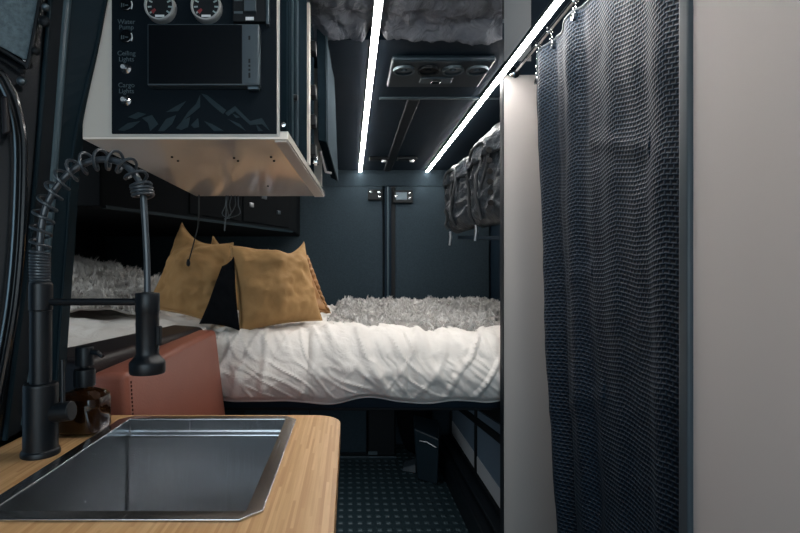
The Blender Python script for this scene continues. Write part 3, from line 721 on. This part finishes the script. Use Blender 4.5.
# left part of the bed: sheet and throw added as solid window reflections
def sheetf(u, v):
    x = -1.55+u*1.0; y = 1.34+v*1.55
    h = max(0, min(1, (y-1.9)/.6)); left = max(0, min(1, (-.6-x)/.6))
    z = .945+.10*v+.05*left*h
    z += .028*fbm((x, y, 4), 5, 3)+.010*(noise.ridged_multi_fractal(Vector(((x+.5*y)*7, y*5, 2)), 1., 2., 3, 1., 2.)-1)
    edge = min(1, v/.06); z = z*edge+(1-edge)*.86
    return Vector((x, y, z))
tag(MB().grid(sheetf, 110, 120).build('sheet_reflection', M['duvet'], smooth=True, solid=.01), 'rumpled white sheet added at the left behind the faucet for the duvet reflection', 'sheet_reflection')

def fur(base_fn, nu, nv, root_obj, ntuft, per, length, seed, spread=.012):
    rnd = random.Random(seed); vs = []; fs = []
    for _ in range(ntuft):
        u, v = rnd.random(), rnd.random()
        p = base_fn(u, v); e = .004
        du = base_fn(min(1, u+e), v)-base_fn(max(0, u-e), v); dv = base_fn(u, min(1, v+e))-base_fn(u, max(0, v-e))
        nrm = du.cross(dv).normalized()
        if nrm.z < 0: nrm = -nrm
        fl = Vector((noise.noise(p*22), noise.noise(p*22+Vector((9, 0, 0)))-.25, 0))*2.2
        tip = p+(nrm*.75+fl*.8+Vector((rnd.uniform(-.5, .5), rnd.uniform(-.5, .5), rnd.uniform(-.1, .3)))).normalized()*length*rnd.uniform(.6, 1.1)*(1+.7*noise.noise(p*14))
        cs = .055; best = None
        ix, iy = math.floor(p.x/cs), math.floor(p.y/cs)
        for gx in (-1, 0, 1):
            for gy in (-1, 0, 1):
                hx_ = random.Random((ix+gx)*7919+(iy+gy)*104729+seed); cc_ = ((ix+gx+hx_.random())*cs, (iy+gy+hx_.random())*cs)
                d2 = (cc_[0]-p.x)**2+(cc_[1]-p.y)**2
                if best is None or d2 < best[0]: best = (d2, cc_)
        tip.x += .55*(best[1][0]-p.x); tip.y += .55*(best[1][1]-p.y); tip.z += .008-min(.016, math.sqrt(best[0])*.45)
        for k_ in range(per):
            a = rnd.uniform(0, 2*PI); r = spread*math.sqrt(rnd.random())
            b0 = p+Vector((math.cos(a)*r, math.sin(a)*r, 0)); t1 = tip+Vector((rnd.uniform(-1, 1), rnd.uniform(-1, 1), rnd.uniform(-1, 1)))*spread*.45
            md = b0.lerp(t1, .5)+nrm*length*.18
            sd = Vector((math.sin(a), -math.cos(a), 0))*.0017
            o = len(vs); vs += [b0-sd, b0+sd, md-sd*.8, md+sd*.8, t1]
            fs += [(o, o+1, o+3, o+2), (o+2, o+3, o+4)]
    mb = MB(); mb.v = vs; mb.f = fs
    ob = mb.build('fur_pile', M['fur'], root_obj, fix=False); ob['kind'] = 'stuff'; return ob
def throwf(u, v):
    x = -.10+u*1.02+.05*(1-u)*v+.012*math.sin(v*17); y = 1.985+v*1.39+.012*math.sin(u*31)
    z = .988+.022*v+.020*fbm((x, y, 7), 6, 3)+.012*fbm((x, y, 2), 22, 2)
    ed = min(1, u/.03)*min(1, v/.03); z -= .03*(1-ed)
    return Vector((x, y, z))
t = thing('fur_throw', 'grey-beige faux fur throw lying over the white duvet on the bed', 'throw blanket', (.42, 2.7, 1.0))
MB().grid(throwf, 70, 90).build('backing', M['fur_base'], t, smooth=True, solid=.012)
fur(throwf, 0, 0, t, 6500, 9, .030, 3, .013)
def heapf(u, v):
    x = -1.50+u*.64; y = 2.02+v*.62
    top = 1.27-.10*u-.07*u*u
    z = 1.045+(top-1.045)*math.sin(min(1, v*1.15)*PI/2)**.9
    z += .022*fbm((x, y, z), 6, 3)
    return Vector((x, y+.05*noise.noise((x*3, 1, 0)), z))
t = thing('fur_throw', 'grey faux fur heap added at the left behind the faucet for a window reflection', 'throw blanket', (-1.1, 2.3, 1.0))  # solid heap standing in for the throw mirrored in the side window
MB().grid(heapf, 60, 50).build('backing', M['fur_base'], t, smooth=True, solid=.012)
fur(heapf, 0, 0, t, 3000, 8, .045, 5, .017)

# ------------------------------------------------------------------ pillows
def pillow(name, label, corners, depth, thick, m, piping=None, chop=.0, cc=.5, cw=.45, seed=0, lean=.25, n=44, wr=.006, group='throw pillows on the bed', pmat=None, ruffle=None):
    # corners: four pixels (bottom-left, bottom-right, top-right, top-left) with their depths
    P4 = [W(x, y, d) for x, y, d in corners]
    c = sum(P4, Vector())/4
    zmin = min(p.z for p in P4)
    t = thing(name, label, 'pillow', (c.x, c.y, zmin), group)
    nrm = ((P4[1]-P4[0])+(P4[2]-P4[3])).cross((P4[3]-P4[0])+(P4[2]-P4[1])).normalized()
    if nrm.y > 0: nrm = -nrm
    def mid(u, v):
        # concave sides so the corners stand out
        uu = u*2-1; vv = v*2-1
        k_ = .07
        uu2 = uu*(1-k_*(1-vv*vv)**1.0); vv2 = vv*(1-k_*(1-uu*uu)**1.0)
        if vv2 > 0: vv2 -= chop*vv2*vv2*math.exp(-((u-cc)/cw)**2)*(1-uu**4)**.6
        a, b = (uu2+1)/2, (vv2+1)/2
        return P4[0]*(1-a)*(1-b)+P4[1]*a*(1-b)+P4[2]*a*b+P4[3]*(1-a)*b
    def f(side):
        def g_(u, v):
            uu = u*2-1; vv = v*2-1
            tk = thick*(max(0, 1-abs(uu)**2.4)**.55)*(max(0, 1-abs(vv)**2.4)**.55)
            p = mid(u, v)
            e = max(0, (1-uu*uu)*(1-vv*vv))
            w = wr*fbm((p.x+seed, p.y, p.z), 11, 3)*2+wr*.7*(noise.ridged_multi_fractal(Vector((p.x*9+seed, p.z*9, seed)), 1., 2., 2, 1., 2.)-1)
            return p+nrm*(side*tk+w*min(1, e*4))
        return g_
    mb = MB(); mb.grid(f(1), n, n); mb.grid(f(-1), n, n)
    bm = bmesh.new(); vs = [bm.verts.new(p) for p in mb.v]
    for q_ in mb.f: bm.faces.new([vs[i] for i in q_])
    bmesh.ops.remove_doubles(bm, verts=bm.verts[:], dist=1e-5); bm.verts.index_update()
    mb2 = MB(); mb2.add([v.co.copy() for v in bm.verts], [tuple(v.index for v in q_.verts) for q_ in bm.faces]); bm.free()
    mb2.build('cover', m, t, smooth=True)
    loop = [mid(i/n, 0) for i in range(n)]+[mid(1, i/n) for i in range(n)]+[mid(1-i/n, 1) for i in range(n)]+[mid(0, 1-i/n) for i in range(n+1)]
    if piping: MB().tube(loop, piping, 6, False).build('piping', pmat or m, t, smooth=True)
    if ruffle:
        vs = []; fs = []
        for i, p in enumerate(loop):
            o_ = (p-c).normalized()
            vs += [p-o_*.006, p+o_*ruffle+nrm*.010*math.sin(i*1.5)+nrm*.006*math.sin(i*.7)]
        fs = [(2*i, 2*i+1, 2*i+3, 2*i+2) for i in range(len(loop)-1)]
        MB().add(vs, fs).build('ruffle', m, t, smooth=True, solid=.003)
    return t
pillow('throw_pillow', 'gold velvet throw pillow leaning at the right, brightest of the pillows', [(240, 332, 1.94), (322, 320, 2.12), (304, 242, 2.20), (230, 246, 2.06)], 0, .105, M['gold'], .0035, .30, .70, .33, seed=2, wr=.014, pmat=M['gold_piping'])
pillow('throw_pillow', 'gold velvet pillow added at the left behind the faucet for a window reflection, in shade', [(146, 308, 2.10), (226, 327, 2.02), (233, 243, 2.12), (182, 223, 2.24)], 0, .066, M['gold'], .0035, .24, .45, .42, seed=11, wr=.015, pmat=M['gold_piping'])  # solid copy of the right pillow as mirrored in the side window
pillow('throw_pillow', 'gold pillow added for a window reflection, only its tip showing behind the left pillow', [(196, 310, 2.38), (240, 310, 2.40), (246, 262, 2.46), (213, 236, 2.44)], 0, .05, M['gold'], .003, .1, seed=5, pmat=M['gold_piping'])  # tip added as part of the same mirrored group
pillow('throw_pillow', 'bronze satin pillow with a ruffled edge behind the bright gold pillow', [(262, 312, 2.30), (328, 311, 2.32), (306, 258, 2.40), (262, 256, 2.38)], 0, .06, M['bronze'], None, .05, seed=8, wr=.012, ruffle=.018)
pillow('bed_pillow', 'grey pillow with two corners showing over the gold pillow', [(244, 312, 2.55), (290, 312, 2.55), (268, 247, 2.62), (250, 246, 2.60)], 0, .05, M['grey_cloth'], None, .5, seed=21)
pillow('bed_pillow', 'black pillow shape added as the shadow between the two gold pillows', [(199, 324, 1.92), (240, 331, 1.92), (234, 256, 2.04), (222, 266, 2.02)], 0, .025, M['navy_cloth'], None, .0, seed=31)  # dark pillow shape put in to stand for shade between the gold ones

# ------------------------------------------------------------------ overhead locker at the back left and hanging cord
t = thing('overhead_locker', 'black overhead locker in the rear left corner above the pillows', 'locker', (-.8, 2.8, 1.45))
MB().prism([(-.93, 1.87, 1.45), (-.335, 3.05, 1.45), (-.335, 3.42, 1.45), (-1.66, 3.42, 1.45), (-1.66, 1.87, 1.45)], (0, 0, CE-1.452)).build('body', M['ink'], t, bevel=.006)
n_ = Vector((.8936, -.449, 0)); d_ = Vector((.595, 1.18, 0)).normalized(); o_ = Vector((-.93, 1.87, 1.45))
def lpt(s, z, out): p = o_+d_*s+n_*out; p.z = 1.45+z; return p
MB().prism([lpt(.02, -.006, -.02), lpt(.02, -.006, .004), lpt(1.30, -.006, .004), lpt(1.30, -.006, -.02)], (0, 0, .012)).build('bottom_lip', M['pillar'], t)
def lbox(s0, s1, z0, z1, o1, m, nm, bv=.003):
    MB().prism([lpt(s0, z0, 0), lpt(s0, z0, o1), lpt(s1, z0, o1), lpt(s1, z0, 0)], (0, 0, z1-z0)).build(nm, m, t, bevel=bv)
lbox(.45, .80, .02, .30, .006, M['ink'], 'door'); lbox(.83, 1.26, .02, .30, .006, M['ink'], 'door')
lbox(.98, 1.03, .16, .21, .012, M['grey_plastic'], 'switch'); lbox(1.13, 1.16, .09, .11, .014, M['dark_alu'], 'latch'); lbox(.88, .91, .10, .125, .014, M['alu'], 'latch')
lbox(.92, .99, -.03, -.005, .0, M['dark_alu'], 'foot') if False else None
t = thing('pull_cord', 'thin black cord hanging in front of the left gold pillow', 'cord', tuple(W(188, 264, 1.7)))
MB().tube(catmull([W(199, 194, 1.7), W(198.5, 222, 1.7), W(194, 242, 1.7), W(188.5, 262, 1.7)], 5), .0022, 7).build('string', M['black'], t, smooth=True)
MB().lathe([(.001, -.012), (.006, -.008), (.007, 0), (.004, .012), (.001, .014)], W(188.3, 263, 1.7), 12).build('toggle', M['black'], t, smooth=True)
tt = thing('cable_bundle', 'loose bundle of thin grey cables hanging below the white cabinet', 'cables', tuple(W(228, 232, 1.72)))
mb = MB()
for i in range(5):
    x0 = 226+i*3
    mb.tube(catmull([W(x0, 194.4, 1.715), W(x0+random.uniform(-3, 5), 205, 1.72), W(x0+random.uniform(-5, 3), 214, 1.72), W(228+random.uniform(-4, 4), 219, 1.72)], 5), .0016, 6)
mb.build('cable', M['grey_plastic'], tt, smooth=True)
MB().tube(catmull([W(227, 194.4, 1.715), W(226, 215, 1.72), W(224.5, 231, 1.72)], 5), .0022, 6).build('long_cable', M['grey_plastic'], tt, smooth=True)

# ------------------------------------------------------------------ under the bed
t = thing('garage_cabinet', 'dark navy low cabinet standing under the rear of the bed', 'cabinet', (-.1, 3.36, 0))
B((-.70, 3.30, .0), (.118, 3.42, .64)).build('carcass', M['dark'], t, bevel=.004)
for x0, x1 in ((-.69, -.40), (-.39, -.265), (-.255, .112)):
    B((x0, 3.285, .02), (x1, 3.30, .62)).build('door', M['navy_fabric'], t, bevel=.004)
t = thing('storage_case', 'black storage case under the bed next to the navy cabinet', 'case', (.21, 3.36, 0))
B((.124, 3.27, 0), (.305, 3.42, .46)).build('body', M['black'], t, bevel=.012)
B((.122, 3.268, .464), (.307, 3.422, .56)).build('lid', M['black_matte'], t, bevel=.012)
for lx in (.24, .28): B((lx-.012, 3.258, .44), (lx+.008, 3.272, .50)).build('latch', M['alu'], t, bevel=.003)
B((.125, 3.266, .012), (.185, 3.271, .034)).build('sticker', M['print'], t)
t = thing('floor_sill', 'thin metal edge strip on the floor in front of the navy cabinet', 'edge strip', (-.1, 3.27, 0))
B((-.68, 3.245, 0), (.31, 3.262, .008)).build('strip', M['dark_alu'], t, bevel=.002)
t = thing('storage_bin', 'dark plastic bin with a metal handle under the bed', 'bin', (.48, 2.95, 0))
MB().hex([(.395, 2.90, 0), (.50, 2.82, 0), (.54, 3.04, 0), (.42, 3.10, 0), (.375, 2.90, .30), (.505, 2.80, .27), (.55, 3.05, .30), (.40, 3.12, .32)]).build('tub', M['teal_plastic'], t, bevel=.012)
MB().tube([(.405, 2.865, .238), (.44, 2.835, .242), (.490, 2.802, .222)], .0045, 8).build('handle', M['alu'], t, smooth=True)
t = thing('duffel_bag', 'black soft bag squeezed under the bed behind the plastic bin', 'bag', (.45, 3.3, 0))
def bagf(u, v):
    a = u*2*PI; q_ = math.sin(v*PI)**.45
    return Vector((.435+.115*math.cos(a)*q_*(1+.1*noise.noise((a, v*3, 1))), 3.30+.10*math.sin(a)*q_, .006+.56*v))
MB().grid(bagf, 40, 24).build('body', M['navy_cloth'], t, smooth=True)
MB().tube(catmull([(.40, 3.2, .45), (.41, 3.19, .55), (.45, 3.19, .57), (.48, 3.2, .45)], 6), .007, 7).build('handle', M['webbing'], t, smooth=True)
t = thing('floor_wedge', 'small dark rubber wedge lying on the floor beside the bin', 'wedge', (.36, 3.05, 0))
MB().hex([(.32, 3.03, 0), (.40, 2.99, 0), (.44, 3.12, 0), (.34, 3.14, 0), (.33, 3.05, .015), (.40, 3.01, .05), (.43, 3.11, .055), (.345, 3.13, .02)]).build('body', M['grey_plastic'], t, bevel=.006)
# right-hand side cabinet under the bed
t = thing('side_cabinet', 'low black cabinet with two smoky panels along the right side under the bed', 'cabinet', (.75, 2.6, 0))
B((.55, 1.83, 0), (.95, 3.22, .125)).build('plinth', M['black_matte'], t, bevel=.012, seg=3)
B((.60, 1.83, .126), (.95, 3.26, .145)).build('base_ledge', M['dark'], t, bevel=.004)
B((.675, 1.83, .146), (.95, 3.26, .64)).build('carcass', M['black'], t, bevel=.004)
def sp(y, z): return (.66, y, z)
zt0 = lambda y: .47-(y-2.1)*.098
for i, (y0, y1) in enumerate(((2.60, 3.19), (1.86, 2.575))):
    d = MB().prism([sp(y0, .172), sp(y1, .172), sp(y1, zt0(y1)), sp(y0, zt0(y0))], (.014, 0, 0)).build('sliding_panel', M['frost'], t, bevel=.002)
    MB().prism([(.657, y0+.005, .176), (.657, y1-.005, .176), (.657, y1-.005, .258), (.657, y0+.005, .258)], (.005, 0, 0)).build('light_band', M['frost_light'], d)
for y in (1.85, 2.5875, 3.2):
    B((.65, y-.012, .146), (.676, y+.012, .50)).build('frame_post', M['black'], t, bevel=.002)
MB().prism([(.648, 1.83, .155), (.648, 3.22, .155), (.648, 3.22, .172), (.648, 1.83, .172)], (.028, 0, 0)).build('frame_rail', M['black'], t)
MB().prism([(.648, 1.83, zt0(1.83)), (.648, 3.22, zt0(3.22)), (.648, 3.22, zt0(3.22)+.03), (.648, 1.83, zt0(1.83)+.03)], (.028, 0, 0)).build('frame_rail', M['black'], t)
MB().prism([(.662, 1.83, zt0(1.83)+.032), (.662, 3.0, zt0(3.0)+.032), (.662, 3.0, zt0(3.0)+.065), (.662, 1.83, zt0(1.83)+.075)], (.012, 0, 0)).build('upper_panel', M['frost'], t)

# ------------------------------------------------------------------ hanging bags on the right
def wall_bag(label, x0, x1, d0, d1, ytl, ytr, ybl, ybr, seed):
    tl, tr_ = W(x0+3, ytl+4, d0), W(x1+3, ytr+4, d1); bl, br_ = W(x0+8, ybl, d0), W(x1+2, ybr, d1)
    c = (tl+tr_+bl+br_)/4
    t = thing('wall_bag', label, 'bag', (c.x, c.y, min(bl.z, br_.z)), 'bags hanging on the right side')
    nrm = (tr_-tl).cross(bl-tl).normalized()
    if nrm.x > 0: nrm = -nrm
    def g_(side):
        def f(u, v):
            p = tl*(1-u)*(1-v)+tr_*u*(1-v)+bl*(1-u)*v+br_*u*v
            e = (max(0, 1-(2*u-1)**4)**.5)*(max(0, 1-(2*v-1)**4)**.5)
            w = .030*(noise.ridged_multi_fractal(Vector((u*2.6+v*1.2+seed, v*2.4, seed)), 1., 2., 3, 1., 2.)-1)*e if side > 0 else 0
            return p+nrm*(side*(.055+.03*v)*e+w)
        return f
    mb = MB(); mb.grid(g_(1), 60, 60); mb.grid(g_(-1), 60, 60); mb.build('pouch', M['nylon'], t, smooth=True)
    f = g_(1)
    flap = MB(); flap.grid(lambda u, v: f(u, v*.30)+nrm*.014+Vector((0, 0, .004)), 30, 12); flap.build('flap', M['nylon'], t, smooth=True, solid=.006)
    MB().tube(catmull([f(.26, .22)+nrm*.015, f(.34, .12)+nrm*.022, f(.60, .12)+nrm*.022, f(.74, .34)+nrm*.02, f(.62, .62)+nrm*.02], 8), .007, 8).build('strap', M['webbing'], t, smooth=True)
    for uu in (.08, .55):
        s_ = MB(); s_.tube([f(uu, q_/14)+nrm*.012 for q_ in range(1, 14)], .008, 6); s_.build('strap', M['webbing'], t, smooth=True)
    b0 = f(.08, .96)+nrm*.012
    MB().tube([b0, b0+Vector((.004, 0, -.03)), b0+Vector((-.003, 0, -.075))], [.006, .009, .006], 8).build('buckle', M['alu'], t, smooth=True)
    return t, f, nrm
wall_bag('black crumpled nylon bag hanging farther back on the right', 449, 477, 2.75, 2.42, 168, 148, 234, 226, 3)
tb, fb, nb = wall_bag('black nylon bag with studded edge hanging nearer, beside the white panel', 474, 512, 2.40, 2.00, 147, 110, 228, 222, 7)
for q_ in range(6):
    p = W(500+q_*.4, 150+q_*10.5, 2.04)+nb*.05
    MB().lathe([(.001, .008), (.010, .005), (.012, -.01)], p, 12, 'y').build('stud', M['black_gloss'], tb, smooth=True)
t = thing('bag_shelf', 'dark shelf under the hanging bags on the right', 'shelf', (.8, 2.4, 1.33))
MB().prism([W(458, 236, 2.74), W(509, 236, 2.02), (.97, 2.02, W(0, 236, 2.02).z), (.97, 2.74, W(0, 236, 2.74).z)], (0, 0, -.018)).build('board', M['navy_vinyl'], t, bevel=.003)

# ------------------------------------------------------------------ left door pillar and door
def slant(name, pts, depth, m, bev=.004, seg=2):   # pts: outline pixels with depth
    return MB().prism([W(*p) for p in pts], depth).build(name, m, bevel=bev, seg=seg)
mb = MB()
edge = catmull([W(108, -30, .985), W(99, 40, .985), W(86, 140, .975), (W(73, 250, .96)), W(63, 345, .95), W(57, 415, .945)], 8)
def strip_between(fa, ga, m, name, th=(0, .03, 0), bev=0, parent=None):
    a_ = catmull(fa, 8); b_ = catmull(ga, 8); n_ = len(a_); d = Vector(th)
    vs = a_+b_+[p+d for p in a_]+[p+d for p in b_]
    fs = []
    for i in range(n_-1):
        fs += [(i, i+1, n_+i+1, n_+i), (2*n_+i, 3*n_+i, 3*n_+i+1, 2*n_+i+1), (i, 2*n_+i, 2*n_+i+1, i+1), (n_+i, n_+i+1, 3*n_+i+1, 3*n_+i)]
    fs += [(0, n_, 3*n_, 2*n_), (n_-1, 3*n_-1, 4*n_-1, 2*n_-1)]
    return MB().add(vs, fs).build(name, m, parent, bevel=bev, smooth=False)
pt = thing('door_pillar', 'dark curved door pillar trim at the left behind the faucet', 'pillar trim', (-.56, .95, .93))
Rr = [(111, -30, .985), (98, 40, .985), (75, 140, .975), (66, 250, .96), (59, 345, .95), (54, 424, .945)]
Lr = [(70, -30, .945), (64, 40, .945), (56, 140, .94), (47, 250, .93), (36, 345, .92), (24, 424, .91)]
L2 = [(52, -30, .90), (46, 40, .90), (38, 140, .89), (28, 250, .88), (16, 345, .87), (4, 440, .86)]
strip_between([W(*p) for p in Rr], [W(*p) for p in Lr], M['pillar'], 'trim_panel', parent=pt)
strip_between([W(x+1, y, d-.001) for x, y, d in Lr], [W(*p) for p in L2], M['dark'], 'inner_panel', parent=pt)
MB().tube(catmull([W(x-.5, y, d-.002) for x, y, d in Rr], 8), .0028, 8).build('edge_bead', M['pillar'], pt, smooth=True)
MB().tube(catmull([W(x-1, y, d-.004) for x, y, d in Lr], 8), .0085, 12).build('rounded_rib', M['rib'], pt, smooth=True)
MB().tube(catmull([W(x+1, y, d-.004) for x, y, d in L2], 8), .0042, 10).build('rubber_seal', M['pillar'], pt, smooth=True)
dt = thing('side_door', 'black glossy side door at the far left edge with felt panel and oval trim', 'door', (-.62, .85, .93))
strip_between([W(x-1, y, d+.004) for x, y, d in L2], [W(-70, y, .80) for x, y, d in L2], M['black_gloss'], 'door_skin', parent=dt)
MB().prism([W(-40, -30, .80), W(41, -30, .868), W(38, 0, .868), W(27, 61, .862), W(0, 46, .84), W(-40, 24, .80)], (0, .012, 0)).build('felt_panel', M['felt'], dt, bevel=.003)
MB().tube(catmull([W(43, -30, .866), W(40, 0, .866), W(28.5, 62, .860), W(24, 63.5, .858), W(0, 49, .838), W(-40, 27, .796)], 5), .0035, 8).build('felt_border', M['black'], dt, smooth=True)
def door_clip(x, y, r, m):
    p = W(x, y, .862); MB().lathe([(.001, -.006), (r*.6, -.005), (r, -.002), (r, .004)], p, 16, 'y').build('clip', m, dt, smooth=True)
door_clip(25, 61.5, .0045, M['chrome']); door_clip(35, 51, .0065, M['black']); door_clip(21, 81, .007, M['dark_alu']); door_clip(45.5, 7, .006, M['dark_alu']); door_clip(44, 21, .009, M['black'])
ov = catmull([W(-40, 66, .78), W(-4, 70, .82), W(10, 88, .835), W(19, 112, .842), W(24, 150, .845), W(22, 230, .84), W(16, 300, .835), W(6, 360, .83), W(-8, 430, .82)], 8)
MB().tube(ov, .006, 10).build('oval_trim', M['black_gloss'], dt, smooth=True)
MB().tube([p+Vector((-.012, -.004, 0)) for p in ov], .0022, 8).build('oval_bead', M['dark_alu'], dt, smooth=True)
refl = MB().hex([W(2, 135, .82), W(11, 133, .825), W(11, 133, .85), W(2, 135, .85), W(1, 96, .82), (W(8, 96, .825)), W(8, 96, .85), W(1, 96, .85)]).build('warm_reflection', M['brown_dark'], dt, bevel=.006, seg=3)  # brown block added for the warm reflection inside the oval trim

# ------------------------------------------------------------------ lights
def area(name, loc, rot, sx, sy, power, col):
    ld = bpy.data.lights.new(name, 'AREA'); ld.shape = 'RECTANGLE'; ld.size = sx; ld.size_y = sy; ld.energy = power; ld.color = col
    o = bpy.data.objects.new(name, ld); COL.objects.link(o); o.location = loc; o.rotation_euler = rot; return o
area('windscreen_fill', (.0, -1.45, 1.45), (math.radians(83), 0, 0), 1.3, .9, 8.5, (.72, .91, 1.0))  # unseen fill added behind the camera, standing for windscreen daylight
area('cab_side_fill', (-.62, -.75, 1.25), (math.radians(90), 0, math.radians(-68)), .9, .8, 4.5, (.92, .96, 1.0))  # unseen fill added in the cab to brighten the right wall and post
area('shower_fill', (.92, 1.25, 2.40), (math.radians(25), 0, 0), 0.25, .25, 1.8, (1, .97, .93))  # unseen fill added above the shower to lift the dark upper column
pl = area('bed_left_fill', (-1.5, 1.5, 1.62), (0, 0, 0), .25, .25, 2.2, (.9, .97, 1.0)); pl.rotation_euler = (Vector((-.9, 2.3, 1.1))-pl.location).to_track_quat('-Z', 'Y').to_euler()  # unseen fill added to brighten the fur and sheet at the left
area('under_bed_fill', (-.15, 2.35, .64), (0, 0, 0), 0.8, .5, 1.2, (.88, .95, 1.0))  # unseen fill added under the bed so the floor and boxes show
w = bpy.data.worlds.new('world'); sc.world = w; w.use_nodes = True
w.node_tree.nodes['Background'].inputs[0].default_value = (.35, .55, .75, 1); w.node_tree.nodes['Background'].inputs[1].default_value = .6
